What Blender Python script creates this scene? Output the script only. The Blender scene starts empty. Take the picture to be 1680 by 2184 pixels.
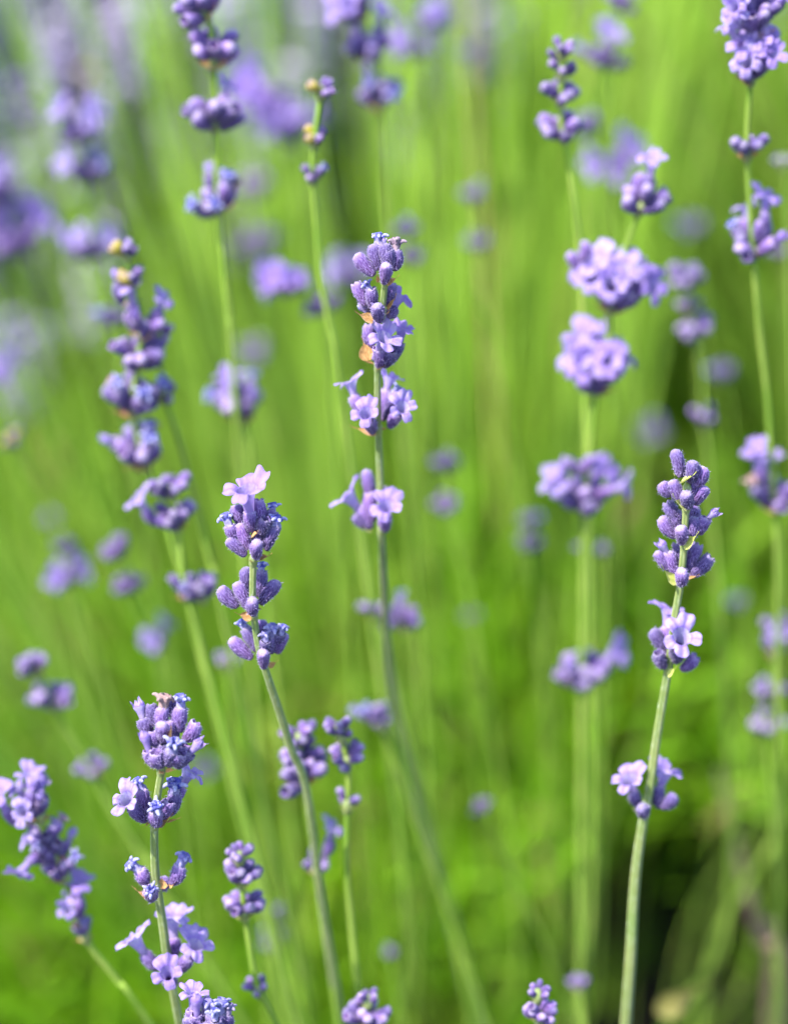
import bpy, math, random
import numpy as np
from mathutils import Vector, Matrix, Quaternion

random.seed(7)
rng = np.random.default_rng(7)
sc = bpy.context.scene
COL = sc.collection

# ------------------------------------------------------------------ camera
PITCH = math.radians(27.0)
CAM = Vector((0.0, 0.0, 0.88))
FOC = 0.80
FWD = Vector((0, math.cos(PITCH), -math.sin(PITCH)))
UPV = Vector((0, math.sin(PITCH), math.cos(PITCH)))
RGT = Vector((1, 0, 0))
cd = bpy.data.cameras.new('camera')
cam = bpy.data.objects.new('camera', cd); COL.objects.link(cam)
cam.location = CAM
cam.rotation_euler = (math.radians(90) - PITCH, 0, 0)
cd.sensor_fit = 'VERTICAL'; cd.sensor_height = 36; cd.sensor_width = 36
cd.lens = 18 / (0.273 / 2 / FOC)
cd.clip_start = 0.05; cd.clip_end = 400
cd.dof.use_dof = True
cd.dof.focus_distance = FOC
cd.dof.aperture_fstop = cd.lens / 26.0
sc.camera = cam

# ------------------------------------------------------------------ light
SUN_EL, SUN_AZ = math.radians(56), math.radians(-118)     # azimuth from +Y towards +X
w = bpy.data.worlds.new('World'); sc.world = w; w.use_nodes = True
nt = w.node_tree
sky = nt.nodes.new('ShaderNodeTexSky'); sky.sky_type = 'NISHITA'; sky.sun_disc = False
sky.sun_elevation = SUN_EL; sky.sun_rotation = SUN_AZ
bg = nt.nodes['Background']; bg.inputs['Strength'].default_value = 0.15
nt.links.new(sky.outputs[0], bg.inputs['Color'])
sd = bpy.data.lights.new('sun', 'SUN'); sd.energy = 3.5; sd.angle = math.radians(0.6)
sd.color = (1.0, 0.95, 0.86)
sun = bpy.data.objects.new('sun', sd); COL.objects.link(sun)
sdir = Vector((math.sin(SUN_AZ) * math.cos(SUN_EL), math.cos(SUN_AZ) * math.cos(SUN_EL), math.sin(SUN_EL)))
sun.rotation_euler = sdir.to_track_quat('Z', 'Y').to_euler()
sun.location = sdir * 10

sc.view_settings.view_transform = 'Standard'; sc.view_settings.look = 'None'
sc.view_settings.exposure = 2.15; sc.view_settings.gamma = 1
sc.view_settings.use_curve_mapping = False
sc.render.engine = 'CYCLES'
sc.cycles.use_denoising = True
sc.cycles.max_bounces = 8; sc.cycles.diffuse_bounces = 4; sc.cycles.transmission_bounces = 4
sc.cycles.caustics_reflective = False; sc.cycles.caustics_refractive = False

# ------------------------------------------------------------------ pixel <-> world (overview pixels, 1680 x 2184)
def P(u, v, d):
    k = d / FOC / 8000.0
    return CAM + FWD * d + RGT * ((u - 840) * k) - UPV * ((v - 1092) * k)
TANP = math.tan(PITCH)

# ------------------------------------------------------------------ materials
def newmat(name):
    m = bpy.data.materials.new(name); m.use_nodes = True
    n = m.node_tree; n.nodes.clear()
    return m, n
def N(n, t, **kw):
    x = n.nodes.new(t)
    for k, v in kw.items(): setattr(x, k, v)
    return x
def ramp(n, fac, stops):
    r = N(n, 'ShaderNodeValToRGB')
    while len(r.color_ramp.elements) < len(stops): r.color_ramp.elements.new(0.5)
    for e, (p, c) in zip(r.color_ramp.elements, stops):
        e.position = p; e.color = (*c, 1)
    n.links.new(fac, r.inputs[0])
    return r.outputs[0]
def mixc(n, fac, a, b, mode='MIX'):
    m = N(n, 'ShaderNodeMix'); m.data_type = 'RGBA'; m.blend_type = mode
    for sock, val in ((m.inputs[0], fac), (m.inputs[6], a), (m.inputs[7], b)):
        if hasattr(val, 'is_linked'): n.links.new(val, sock)
        elif isinstance(val, tuple): sock.default_value = (*val, 1)
        else: sock.default_value = val
    return m.outputs[2]
def maprange(n, val, a, b, c, d):
    m = N(n, 'ShaderNodeMapRange')
    n.links.new(val, m.inputs[0])
    for i, x in enumerate((a, b, c, d)): m.inputs[i + 1].default_value = x
    return m.outputs[0]
def finish(n, color, rough=0.7, trans=0.0, sheen=0.0, bump=None, bstr=0.3, bdist=0.0002, tcol=None, spec=0.3, sheencol=(0.9, 0.85, 1)):
    b = N(n, 'ShaderNodeBsdfPrincipled'); out = N(n, 'ShaderNodeOutputMaterial')
    if hasattr(color, 'is_linked'): n.links.new(color, b.inputs['Base Color'])
    else: b.inputs['Base Color'].default_value = (*color, 1)
    b.inputs['Roughness'].default_value = rough
    b.inputs['Specular IOR Level'].default_value = spec
    b.inputs['Sheen Weight'].default_value = sheen
    b.inputs['Sheen Roughness'].default_value = 0.45
    b.inputs['Sheen Tint'].default_value = (*sheencol, 1)
    nrm = None
    if bump is not None:
        bp = N(n, 'ShaderNodeBump'); bp.inputs['Strength'].default_value = bstr; bp.inputs['Distance'].default_value = bdist
        n.links.new(bump, bp.inputs['Height']); nrm = bp.outputs[0]
        n.links.new(nrm, b.inputs['Normal'])
    sh = b.outputs[0]
    if trans > 0:
        t = N(n, 'ShaderNodeBsdfTranslucent')
        c2 = color if tcol is None else tcol
        if hasattr(c2, 'is_linked'): n.links.new(c2, t.inputs[0])
        else: t.inputs[0].default_value = (*c2, 1)
        mx = N(n, 'ShaderNodeMixShader'); mx.inputs[0].default_value = trans
        n.links.new(sh, mx.inputs[1]); n.links.new(t.outputs[0], mx.inputs[2]); sh = mx.outputs[0]
    n.links.new(sh, out.inputs['Surface'])
def attr(n, name):
    a = N(n, 'ShaderNodeAttribute'); a.attribute_name = name
    return a
def noise(n, scale, detail=3, coord='Object', stretch=None):
    tc = N(n, 'ShaderNodeTexCoord'); x = tc.outputs[coord]
    if stretch:
        mp = N(n, 'ShaderNodeMapping'); mp.inputs['Scale'].default_value = stretch
        n.links.new(x, mp.inputs[0]); x = mp.outputs[0]
    t = N(n, 'ShaderNodeTexNoise'); t.inputs['Scale'].default_value = scale; t.inputs['Detail'].default_value = detail
    n.links.new(x, t.inputs['Vector'])
    return t.outputs[0]
def hsv(n, col, h=None, s=None, v=None):
    x = N(n, 'ShaderNodeHueSaturation')
    n.links.new(col, x.inputs['Color'])
    for nm, val in (('Hue', h), ('Saturation', s), ('Value', v)):
        if val is not None:
            if hasattr(val, 'is_linked'): n.links.new(val, x.inputs[nm])
            else: x.inputs[nm].default_value = val
    return x.outputs[0]
def orand(n): return N(n, 'ShaderNodeObjectInfo').outputs['Random']

M = {}
def mk_calyx():
    m, n = newmat('calyx_velvet')
    t = attr(n, 't').outputs['Fac']
    base = ramp(n, t, [(0, (.13, .08, .07)), (.12, (.026, .009, .042)), (.4, (.030, .011, .068)), (.62, (.052, .024, .125)), (.8, (.11, .072, .23)), (.92, (.24, .185, .34)), (1, (.34, .30, .33))])
    nz = noise(n, 17, 3, stretch=(1, 1, .55))
    n2 = noise(n, 4, 2)
    base = mixc(n, maprange(n, n2, .4, .65, 0, .4), base, (.070, .036, .17))
    base = mixc(n, maprange(n, nz, .48, .60, 0, .8), base, (.17, .12, .30))
    rib = attr(n, 'r').outputs['Fac']
    base = mixc(n, maprange(n, rib, .35, 1, 0, .55), base, (.15, .10, .29))
    base = hsv(n, base, h=maprange(n, orand(n), 0, 1, .49, .52), v=maprange(n, orand(n), 0, 1, .58, 1.05))
    finish(n, base, .85, 0, .12, bump=nz, bstr=1, bdist=.0004)
    M['calyx'] = m
def mk_yellow():
    m, n = newmat('yellow_bud')
    t = attr(n, 't').outputs['Fac']
    finish(n, ramp(n, t, [(0, (.20, .17, .03)), (.4, (.28, .235, .012)), (.85, (.27, .21, .03)), (1, (.12, .08, .08))]), .6, .1, .2)
    M['yellow'] = m
def mk_corolla():
    m, n = newmat('petal_lilac')
    t = attr(n, 't').outputs['Fac']
    c = ramp(n, t, [(0, (.52, .40, .66)), (.35, (.56, .46, .76)), (.47, (.66, .60, .82)), (.56, (.36, .24, .80)), (.72, (.56, .44, .86)), (.92, (.64, .51, .86)), (1, (.42, .30, .80))])
    nz = noise(n, .9, 3)
    c = mixc(n, maprange(n, nz, .45, .68, 0, .5), c, (.34, .22, .78))
    c = mixc(n, maprange(n, attr(n, 'r').outputs['Fac'], .1, 1, 0, .6), c, (.27, .16, .66))
    c = mixc(n, maprange(n, orand(n), .25, .9, 0, .7), c, (.36, .25, .76))
    c = hsv(n, c, h=maprange(n, orand(n), 0, 1, .5, .515), v=.58)
    finish(n, c, .6, .45, 0, bump=noise(n, 2.2, 3), bstr=.5, bdist=.0004, spec=.3)
    M['corolla'] = m
def mk_wither():
    m, n = newmat('petal_withered')
    t = attr(n, 't').outputs['Fac']
    c = ramp(n, t, [(0, (.32, .27, .42)), (.4, (.07, .07, .27)), (.75, (.02, .025, .26)), (1, (.25, .25, .42))])
    nz = noise(n, 1.3, 3)
    c = mixc(n, maprange(n, nz, .5, .62, 0, .7), c, (.29, .28, .40))
    r = orand(n)
    c = mixc(n, maprange(n, r, .3, .7, 0, .55), c, (.17, .14, .30))
    c = mixc(n, maprange(n, r, .72, .9, 0, .75), c, (.22, .13, .07))
    finish(n, c, .8, .08, .1, bump=nz, bstr=.7, bdist=.0004)
    M['wither'] = m
def mk_bract(name, cols, tr):
    m, n = newmat(name)
    nz = noise(n, 5, 3, stretch=(5, 5, 1))
    c = ramp(n, nz, [(.35, cols[0]), (.65, cols[1])])
    c = hsv(n, c, v=maprange(n, orand(n), 0, 1, .8, 1.2))
    finish(n, c, .75, tr, .1, bump=nz, bstr=.7, bdist=.0004)
    M[name] = m
def mk_stem_soft():
    m, n = newmat('stem_soft'); n2 = noise(n, 60, 2)
    c = mixc(n, maprange(n, n2, .35, .65, 0, 1), (.17, .29, .035), (.25, .35, .06))
    c = hsv(n, c, v=maprange(n, orand(n), 0, 1, .62, .82))
    finish(n, c, .7, 0, 0, spec=.1); M['stem_soft'] = m
def mk_stem():
    m, n = newmat('stem_green')
    nz = noise(n, 1500, 3, stretch=(1, 1, .35))
    n2 = noise(n, 60, 2)
    rib = attr(n, 'r').outputs['Fac']
    c = mixc(n, maprange(n, n2, .35, .65, 0, 1), (.19, .27, .06), (.33, .36, .12))
    c = mixc(n, maprange(n, nz, .5, .68, 0, .55), c, (.50, .56, .36))
    c = mixc(n, maprange(n, rib, 0, 1, .75, 0), c, (.08, .14, .03))
    c = hsv(n, c, v=maprange(n, orand(n), 0, 1, .60, .78))
    finish(n, c, .6, 0, .15, bump=nz, bstr=.5, bdist=.0002, sheencol=(.95, 1, .9))
    M['stem'] = m
def mk_fuzz():
    m, n = newmat('fine_hair')
    finish(n, (.42, .34, .62), .6, .3)
    M['fuzz'] = m
def mk_mass(name, stops, trans, rough=.5, yel=None):
    m, n = newmat(name)
    a = attr(n, 't').outputs['Fac']
    c = ramp(n, a, stops)
    nz = noise(n, 30, 3)
    if yel: c = mixc(n, maprange(n, noise(n, 7, 3), .56, .70, 0, .6), c, yel)
    c = hsv(n, c, v=maprange(n, nz, .3, .7, .8, 1.2))
    tc = hsv(n, c, h=.49, s=1.05, v=1.1)
    finish(n, c, rough, trans, 0, tcol=tc, spec=.08)
    M[name] = m
mk_calyx(); mk_yellow(); mk_corolla(); mk_wither(); mk_stem(); mk_stem_soft(); mk_fuzz()
mk_bract('bract_brown', ((.30, .15, .05), (.52, .30, .12)), .15)
mk_bract('bract_green', ((.36, .42, .08), (.52, .50, .14)), .25)
mk_mass('stem_mass', [(0, (.16, .28, .010)), (.35, (.20, .36, .03)), (.8, (.28, .42, .07)), (.93, (.34, .39, .13)), (1, (.34, .26, .10))], .15)
mk_mass('leaf_mass', [(0, (.06, .15, .008)), (.35, (.14, .30, .012)), (.8, (.26, .40, .035)), (.94, (.28, .34, .07)), (1, (.30, .22, .09))], .45, yel=(.17, .14, .045))
mk_mass('head_mass', [(0, (.20, .16, .29)), (.4, (.29, .25, .41)), (.8, (.39, .34, .48)), (1, (.36, .33, .40))], .25, .8)

# ------------------------------------------------------------------ geometry container
class G:
    def __init__(s): s.v = []; s.f = []; s.m = []; s.t = []; s.r = []; s.n = 0
    def add(s, v, f, mat=0, t=None, r=None):
        v = np.asarray(v, float); k = len(v)
        s.v.append(v); s.f += [tuple(i + s.n for i in q) for q in f]
        s.m += [mat] * len(f) if np.isscalar(mat) else list(mat)
        s.t.append(np.zeros(k) if t is None else np.broadcast_to(np.asarray(t, float), (k,)))
        s.r.append(np.zeros(k) if r is None else np.broadcast_to(np.asarray(r, float), (k,)))
        s.n += k
    def merge(s, g, mat4, matmap=None):
        R = np.array(mat4.to_3x3()); T = np.array(mat4.translation)
        V = np.concatenate(g.v) @ R.T + T
        mm = g.m if matmap is None else [matmap[x] for x in g.m]
        s.add(V, g.f, mm, np.concatenate(g.t), np.concatenate(g.r))
    def mesh(s, name, mats):
        me = bpy.data.meshes.new(name)
        me.from_pydata(np.concatenate(s.v).tolist(), [], s.f)
        for x in mats: me.materials.append(M[x])
        me.polygons.foreach_set('material_index', np.array(s.m, dtype=np.int32))
        me.polygons.foreach_set('use_smooth', np.ones(len(s.f), dtype=bool))
        for nm, arr in (('t', s.t), ('r', s.r)):
            a = me.attributes.new(nm, 'FLOAT', 'POINT'); a.data.foreach_set('value', np.concatenate(arr).astype(np.float32))
        me.update()
        return me
def grid_faces(nr, nc, wrap=True):
    f = []
    for i in range(nr - 1):
        for j in range(nc if wrap else nc - 1):
            k = (j + 1) % nc
            f.append((i * nc + j, i * nc + k, (i + 1) * nc + k, (i + 1) * nc + j))
    return f

# --- calyx: unit length (z 0..1), radius ~.285
def g_calyx(nc=26, nrr=12, opened=False, seed=0, fuzz=0, mats=(0, 1)):
    r_ = np.random.default_rng(100 + seed); g = G()
    zz = [0, .03, .10, .2, .33, .47, .6, .72, .82, .90, .95] if nrr > 8 else [0, .08, .25, .5, .75, .92]
    prof = lambda z: np.interp(z, [0, .03, .10, .2, .33, .47, .6, .72, .82, .90, .95, 1], [.25, .40, .58, .74, .88, .97, 1, .98, .90, .76, .60, .2])
    if opened:
        prof = lambda z: np.interp(z, [0, .03, .10, .2, .33, .47, .6, .72, .82, .90, .95, 1], [.25, .40, .58, .74, .87, .96, 1, .98, .93, .86, .80, .74])
    ph = np.linspace(0, 2 * math.pi, nc, endpoint=False)
    nrib = 13 if nc > 20 else 5
    bend = r_.uniform(-.07, .07, 2); ell = r_.uniform(.9, 1.08)
    V = []; T = []; Rr = []
    def ring(z, k=1.0, zz_off=0):
        rib = .5 + .5 * np.cos(ph * nrib)
        amp = .2 * math.sin(min(1, z * 1.05) * math.pi) ** .5 if 0 < z < .95 else .03
        rad = .285 * prof(z) * k * (1 - amp + amp * rib) * (1 + .05 * r_.normal(size=nc) * (nc > 20))
        x = rad * np.cos(ph) * ell + bend[0] * math.sin(z * math.pi); y = rad * np.sin(ph) / ell + bend[1] * math.sin(z * math.pi)
        V.append(np.stack([x, y, np.full(nc, z + zz_off) + 0 * ph], 1)); T.append(np.full(nc, z)); Rr.append(rib)
    for z in zz: ring(z)
    if opened:
        ring(1.0); V[-1][:, 2] += .05 * np.cos(ph * 5); T[-1][:] = .97
        ring(.95, .82); T[-1][:] = .45
        ring(.8, .55); T[-1][:] = .12
        nr = len(V)
    else:
        ring(.985, .8); T[-1][:] = .98
        ring(1.0, .35); T[-1][:] = 1
        nr = len(V)
    V = np.concatenate(V); T = np.concatenate(T); Rr = np.concatenate(Rr)
    f = grid_faces(nr, nc)
    f.append(tuple(range((nr - 1) * nc, nr * nc)))
    f.append(tuple(range(nc))[::-1])
    g.add(V, f, mats[0], T, Rr)
    for _ in range(fuzz):
        z = r_.uniform(.05, .98); a = r_.uniform(0, 2 * math.pi); rad = .285 * prof(z) * .97
        p = np.array([rad * math.cos(a) * ell + bend[0] * math.sin(z * math.pi), rad * math.sin(a) / ell + bend[1] * math.sin(z * math.pi), z])
        o = np.array([math.cos(a), math.sin(a), r_.uniform(-.3, 1.0)]) + r_.normal(0, .35, 3)
        o /= np.linalg.norm(o); side = np.cross(o, r_.normal(size=3)); side /= np.linalg.norm(side) + 1e-9
        L = r_.uniform(.05, .14); ww = .007
        g.add([p - side * ww, p + side * ww, p + o * L], [(0, 1, 2)], mats[1], .9)
    return g

# --- corolla in millimetres; faces +Z, upper lip at +Y
def g_corolla(nphi=80, seed=0, ns=9, opening=1.0):
    r_ = np.random.default_rng(500 + seed); g = G()
    ph = np.linspace(0, 2 * math.pi, nphi, endpoint=False)
    V = []; T = []
    tl = 4.6
    for i, z in enumerate(np.linspace(-.6, 1, 8)):
        rad = np.interp(z, [-.6, 0, .5, .8, 1], [.75, .85, 1.05, 1.35, 1.75])
        V.append(np.stack([rad * np.cos(ph), rad * np.sin(ph) * (1 + .12 * max(0, z)), np.full(nphi, z * tl)], 1)); T.append(np.full(nphi, .05 + .4 * (z + .6) / 1.6))
    cs = np.radians([60, 120, 196, 270, 344]) + r_.normal(0, .12, 5)
    hw = np.radians([38, 38, 32, 33, 32]); ln = np.array([4.5, 4.5, 3.0, 3.2, 3.0]) * r_.uniform(.88, 1.1, 5)
    Lf = np.full(nphi, .3); best = np.full(nphi, 9.); dl = np.ones(nphi); lb = np.zeros(nphi)
    lob = r_.uniform(-.55, .45, 5)
    for c, h, l, bb in zip(cs, hw, ln, lob):
        d = np.abs((ph - c + math.pi) % (2 * math.pi) - math.pi) / h
        Lf = np.maximum(Lf, l * np.clip(1 - d ** 2.4, 0, 1) ** .5 * (1 - .10 * np.exp(-(d / .25) ** 2)))
        m_ = d < best; best = np.where(m_, d, best); lb = np.where(m_, bb, lb)
    dl = np.clip(best, 0, 1)
    up = .5 + .5 * np.sin(ph)
    a0 = np.radians(30) + 0 * up; a1 = np.radians(108 - 72 * up) * opening + lb
    pos_r = np.full(nphi, 1.75); pos_z = np.full(nphi, tl * 1.0)
    if opening < .5:
        a0 = np.radians(14) + 0 * up; a1 = np.radians(-30) + lb * .8
    w1, w2 = r_.uniform(0, 6, 2)
    for i in range(1, ns + 1):
        s = i / ns
        a = a0 + (a1 - a0) * min(1, s * 1.4) + (.8 * max(0, s - .55) / .45) * (.7 + lb)
        pos_r = pos_r + Lf / ns * np.sin(a); pos_z = pos_z + Lf / ns * np.cos(a)
        ruf = .2 * s * np.sin(ph * 11 + w1) * (Lf / 3) + .2 * s * np.sin(ph * 4 + w2) - .9 * s * (1 - dl ** 2) * (Lf / 3) * np.sin(s * 2.2)
        # lobes bow a little about their own axis
        V.append(np.stack([pos_r * np.cos(ph), pos_r * np.sin(ph) * 1.05, pos_z + ruf], 1)); T.append(np.full(nphi, .48 + .52 * s))
    nr = len(V)
    g.add(np.concatenate(V), grid_faces(nr, nphi), 0, np.concatenate(T), np.concatenate([np.exp(-(best / .16) ** 2) * (i >= 7) for i in range(nr)]))
    # stigma / anthers in the throat
    return g
def g_lathe_bent(prof, nc=14, bend=.6, seed=0, crump=0.0, t0=0, t1=1, mat=0):
    r_ = np.random.default_rng(900 + seed); g = G(); V = []; T = []
    ph = np.linspace(0, 2 * math.pi, nc, endpoint=False)
    n = len(prof); c = np.array([0., 0., 0.]); ang = 0; zprev = prof[0][0]
    az = r_.uniform(0, 6.28)
    for i, (z, r) in enumerate(prof):
        dz = z - zprev; zprev = z; ang = bend * i / n
        c = c + dz * np.array([math.sin(ang) * math.cos(az), math.sin(ang) * math.sin(az), math.cos(ang)])
        rad = r * (1 + crump * r_.normal(size=nc))
        ex = np.array([math.cos(ang) * math.cos(az), math.cos(ang) * math.sin(az), -math.sin(ang)]); ey = np.array([-math.sin(az), math.cos(az), 0])
        V.append(c + np.outer(rad * np.cos(ph), ex) + np.outer(rad * np.sin(ph), ey)); T.append(np.full(nc, t0 + (t1 - t0) * i / (n - 1)))
    f = grid_faces(n, nc); f.append(tuple(range((n - 1) * nc, n * nc)))
    g.add(np.concatenate(V), f, mat, np.concatenate(T))
    return g, c
def g_half(seed=0):       # rolled, half open petal tube, mm
    g, c = g_lathe_bent([(-.6, .8), (.6, 1.0), (1.6, 1.2), (2.5, 1.55), (3.2, 1.65), (3.9, 1.35), (4.3, .7), (4.4, .15)], 16, .9, seed, .05, .3, .9)
    g2, _ = g_lathe_bent([(2.2, 1.1), (2.9, 1.2), (3.6, .9), (4.2, .5), (4.5, .1)], 12, 1.2, seed + 3, .08, .5, 1)
    g.merge(g2, Matrix.Translation((.5, .2, 2.0)) @ Matrix.Rotation(.7, 4, 'X'))
    return g
def tube(g, pts, radii, ns=6, mat=0, t=None, sq=False):
    pts = [Vector(p) for p in pts]; V = []; T = []; Rr = []
    prev = None
    for i, p in enumerate(pts):
        d = (pts[min(i + 1, len(pts) - 1)] - pts[max(i - 1, 0)]).normalized()
        if prev is None:
            e = d.cross(Vector((.31, .2, .93)) if abs(d.z) < .9 else Vector((1, 0.35, 0))).normalized()
        else:
            e = (prev - d * prev.dot(d)).normalized()
        prev = e; h = d.cross(e)
        for j in range(ns):
            a = 2 * math.pi * j / ns
            rr = radii[i]; rb = 0.5
            if sq:      # square stem with grooved faces
                rb = .5 + .5 * math.cos(4 * a)
                rr = rr * (.80 + .24 * rb)
            V.append(p + (e * math.cos(a) + h * math.sin(a)) * rr); Rr.append(rb)
            T.append(t[i] if t is not None else 0)
    f = grid_faces(len(pts), ns)
    f.append(tuple(range((len(pts) - 1) * ns, len(pts) * ns)))
    g.add([tuple(x) for x in V], f, mat, T, Rr)
def g_wither(seed=0, lo=False):     # shrivelled corolla with curled lobes, mm
    r_ = random.Random(seed + 40); g = G()
    a, c = g_lathe_bent([(-.7, .85), (.2, .95), (.9, .85), (1.6, .95), (2.2, 1.1), (2.5, .95), (2.0, .6), (1.5, .3)], 10 if lo else 16, .35, seed, .16, .1, .75)
    g.merge(a, Matrix.Identity(4))
    for k in range(5):
        az = k * 1.257 + r_.uniform(-.3, .3); L = r_.uniform(1.3, 2.6); n = 7; ang = r_.uniform(.1, .7); curl = r_.uniform(1.6, 4.2)
        p = Vector((.75 * math.cos(az), .75 * math.sin(az), 2.0)); pts = [p.copy()]
        for i in range(n - 1):
            a2 = ang + curl * i / n
            p = p + Vector((math.sin(a2) * math.cos(az), math.sin(a2) * math.sin(az), math.cos(a2))) * (L / n)
            pts.append(p.copy())
        tube(g, pts, [.5, .52, .45, .42, .36, .3, .22], 5 if lo else 7, 0, [.75, .6, .8, .95, .9, 1, 1])
    return g
def g_bract(seed=0):      # unit length along +Z, cup opens to +Y
    r_ = np.random.default_rng(seed + 70); g = G(); V = []; T = []
    n, mlen = 7, 12
    curl = r_.uniform(.2, .9)
    for i in range(mlen):
        s = i / (mlen - 1)
        wd = .23 * max(0, math.sin(math.pi * min(1, s * 1.5 + .02) ** .8)) + .045 * (1 - s)
        wd = max(wd, .012)
        yy = curl * s * s * .35
        for j in range(n):
            q = j / (n - 1) * 2 - 1
            V.append((wd * q, yy + .45 * wd * q * q + .012 * r_.normal(), s + .01 * r_.normal())); T.append(s)
    g.add(V, grid_faces(mlen, n, False), 0, T)
    return g

CAL = ['calyx', 'fuzz']
me_closed = [g_calyx(26, 12, False, i, 170).mesh('calyx', CAL) for i in range(6)]
me_open = [g_calyx(26, 12, True, i + 20, 170).mesh('calyx', CAL) for i in range(4)]
me_closed_m = [g_calyx(14, 12, False, i + 6, 0).mesh('calyx', CAL) for i in range(4)]
me_open_m = [g_calyx(14, 12, True, i + 26, 0).mesh('calyx', CAL) for i in range(3)]
me_yellow = [g_calyx(14, 12, False, i + 60, 0).mesh('calyx', ['yellow', 'fuzz']) for i in range(2)]
me_cor = [g_corolla(80, i).mesh('corolla', ['corolla']) for i in range(6)]
me_cor_m = [g_corolla(44, i + 10, 5).mesh('corolla', ['corolla']) for i in range(4)]
me_half = [g_corolla(60, 30 + i, 9, .2).mesh('corolla', ['corolla']) for i in range(3)]
me_wit = [g_wither(i).mesh('withered_corolla', ['wither']) for i in range(5)]
me_brb = [g_bract(i).mesh('bract', ['bract_brown']) for i in range(4)]
me_brg = [g_bract(i + 9).mesh('bract', ['bract_green']) for i in range(3)]

# ------------------------------------------------------------------ linking helpers
def obj(name, me, parent, loc, quat=None, scale=None):
    o = bpy.data.objects.new(name, me); COL.objects.link(o)
    if parent is not None: o.parent = parent
    o.location = loc
    if quat is not None: o.rotation_mode = 'QUATERNION'; o.rotation_quaternion = quat
    if scale is not None: o.scale = scale
    return o
def aim(direction, up=None, roll=0.0):
    z = direction.normalized()
    y = (up if up is not None else Vector((0, .62, 1)))
    y = y - z * y.dot(z)
    if y.length < 1e-4: y = Vector((1, 0, 0)) - z * z.x
    y.normalize(); x = y.cross(z)
    m = Matrix((x, y, z)).transposed()
    return m.to_quaternion() @ Quaternion((0, 0, 1), roll)
def catmull(pts, per=6):
    out = []; n = len(pts)
    for i in range(n - 1):
        p0 = pts[i - 1] if i > 0 else pts[0] * 2 - pts[1]
        p1, p2 = pts[i], pts[i + 1]; p3 = pts[i + 2] if i + 2 < n else pts[-1] * 2 - pts[-2]
        for k in range(per):
            t = k / per
            out.append(.5 * ((2 * p1) + (p2 - p0) * t + (2 * p0 - 5 * p1 + 4 * p2 - p3) * t * t + (3 * p1 - p0 - 3 * p2 + p3) * t ** 3))
    out.append(pts[-1]); return out
BUSH = Vector((0.03, 1.02, 0))
def stem_points(uv, d0, k, kv=9999, k2=1.0):
    """overview pixels down the stalk -> world points; each lower point lies further along the view (vertical stalk)"""
    pts = []; d = d0; pv = uv[0]
    for q in uv:
        d = d + (k if q[1] <= kv else k * k2) * (q[1] - pv[1]) / 8000.0 * d / FOC; pv = q
        pts.append(P(q[0], q[1], d))
    return pts
def to_ground(pts):
    p = pts[-1]; t = (pts[-1] - pts[-2]).normalized()
    if t.z > -.5: t = (t + Vector((0, 0, -1))).normalized()
    out = list(pts); q = p.copy(); base = Vector((p.x * .82 + BUSH.x * .18, max(p.y + .02, p.y * .6 + BUSH.y * .4), 0.01))
    h = max(p.z - .01, .02)
    a = p + t * (h * .35); b = base + Vector((0, 0, h * .3))
    out += [a.lerp(b, .15), b.lerp(a, .25), base]
    return out

STALKS = []
def start_stalk(uv, d0, k, r0, r1, label, group=None, mat='stem', kv=9999, k2=1.0):
    pts = to_ground(stem_points(uv, d0, k, kv, k2))
    sm = catmull(pts, 7)
    base = pts[-1]
    root = bpy.data.objects.new('lavender_stalk', None); COL.objects.link(root)
    root.location = base; root.empty_display_size = .02
    root['label'] = label; root['category'] = 'lavender stalk'
    root['group'] = group or 'lavender flower stalks of the bush'
    n = len(sm); g = G()
    L = [0]
    for i in range(1, n): L.append(L[-1] + (sm[i] - sm[i - 1]).length)
    rad = [r0 + (r1 - r0) * min(1, l / .16) for l in L]; rad[0] *= .6
    tube(g, [p - base for p in sm], rad, 16, 0, None, True)
    obj('stem', g.mesh('stem', [mat]), root, (0, 0, 0))
    return root, base, sm
def closest(sm, p):
    i = min(range(len(sm)), key=lambda j: (sm[j] - p).length)
    t = (sm[max(i - 1, 0)] - sm[min(i + 1, len(sm) - 1)]).normalized()     # pointing up the stalk
    return sm[i], t
me_node = None
def whorl_part(root, base, p, axis, r=.0017):
    g = G(); tube(g, [axis * -.0022, axis * -.001, axis * .001, axis * .0026], [r * .6, r, r * 1.05, r * .5], 8, 0)
    return obj('whorl', g.mesh('whorl', ['stem']), root, p - base)

def floret(kind, w_, wp, b, dirv, L, rsc, rnd, hi=True, cdir=None, csc=1.0, up=None):
    """one calyx at world point b along dirv, with what grows out of it, as children of the whorl w_ at wp"""
    z = dirv.normalized(); q = aim(z, None, rnd.uniform(0, 6.28)); rr = rsc * .00660
    if kind == 'y':
        return obj('calyx', rnd.choice(me_yellow), w_, b - wp, q, (rr * 1.5, rr * 1.5, L))
    openk = kind in 'owfh'
    src = (me_open if hi else me_open_m) if openk else (me_closed if hi else me_closed_m)
    obj('calyx', rnd.choice(src), w_, b - wp, q, (rr, rr, L))
    tip = b + z * L * .86
    if kind in 'wfh':
        cz = (cdir if cdir is not None else z).normalized()
        if kind == 'f':
            s = .001 * csc
            obj('corolla', rnd.choice(me_cor if hi else me_cor_m), w_, tip - wp, aim(cz, up, rnd.uniform(-.25, .25)), (s, s, s))
        elif kind == 'h':
            s = .00066 * csc
            obj('corolla', rnd.choice(me_half), w_, tip - wp, aim(cz, up, rnd.uniform(0, 6)), (s, s, s))
        else:
            s = .00105 * csc
            obj('withered_corolla', rnd.choice(me_wit), w_, tip - wp, aim(cz, up, rnd.uniform(0, 6)), (s, s, s))
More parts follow.
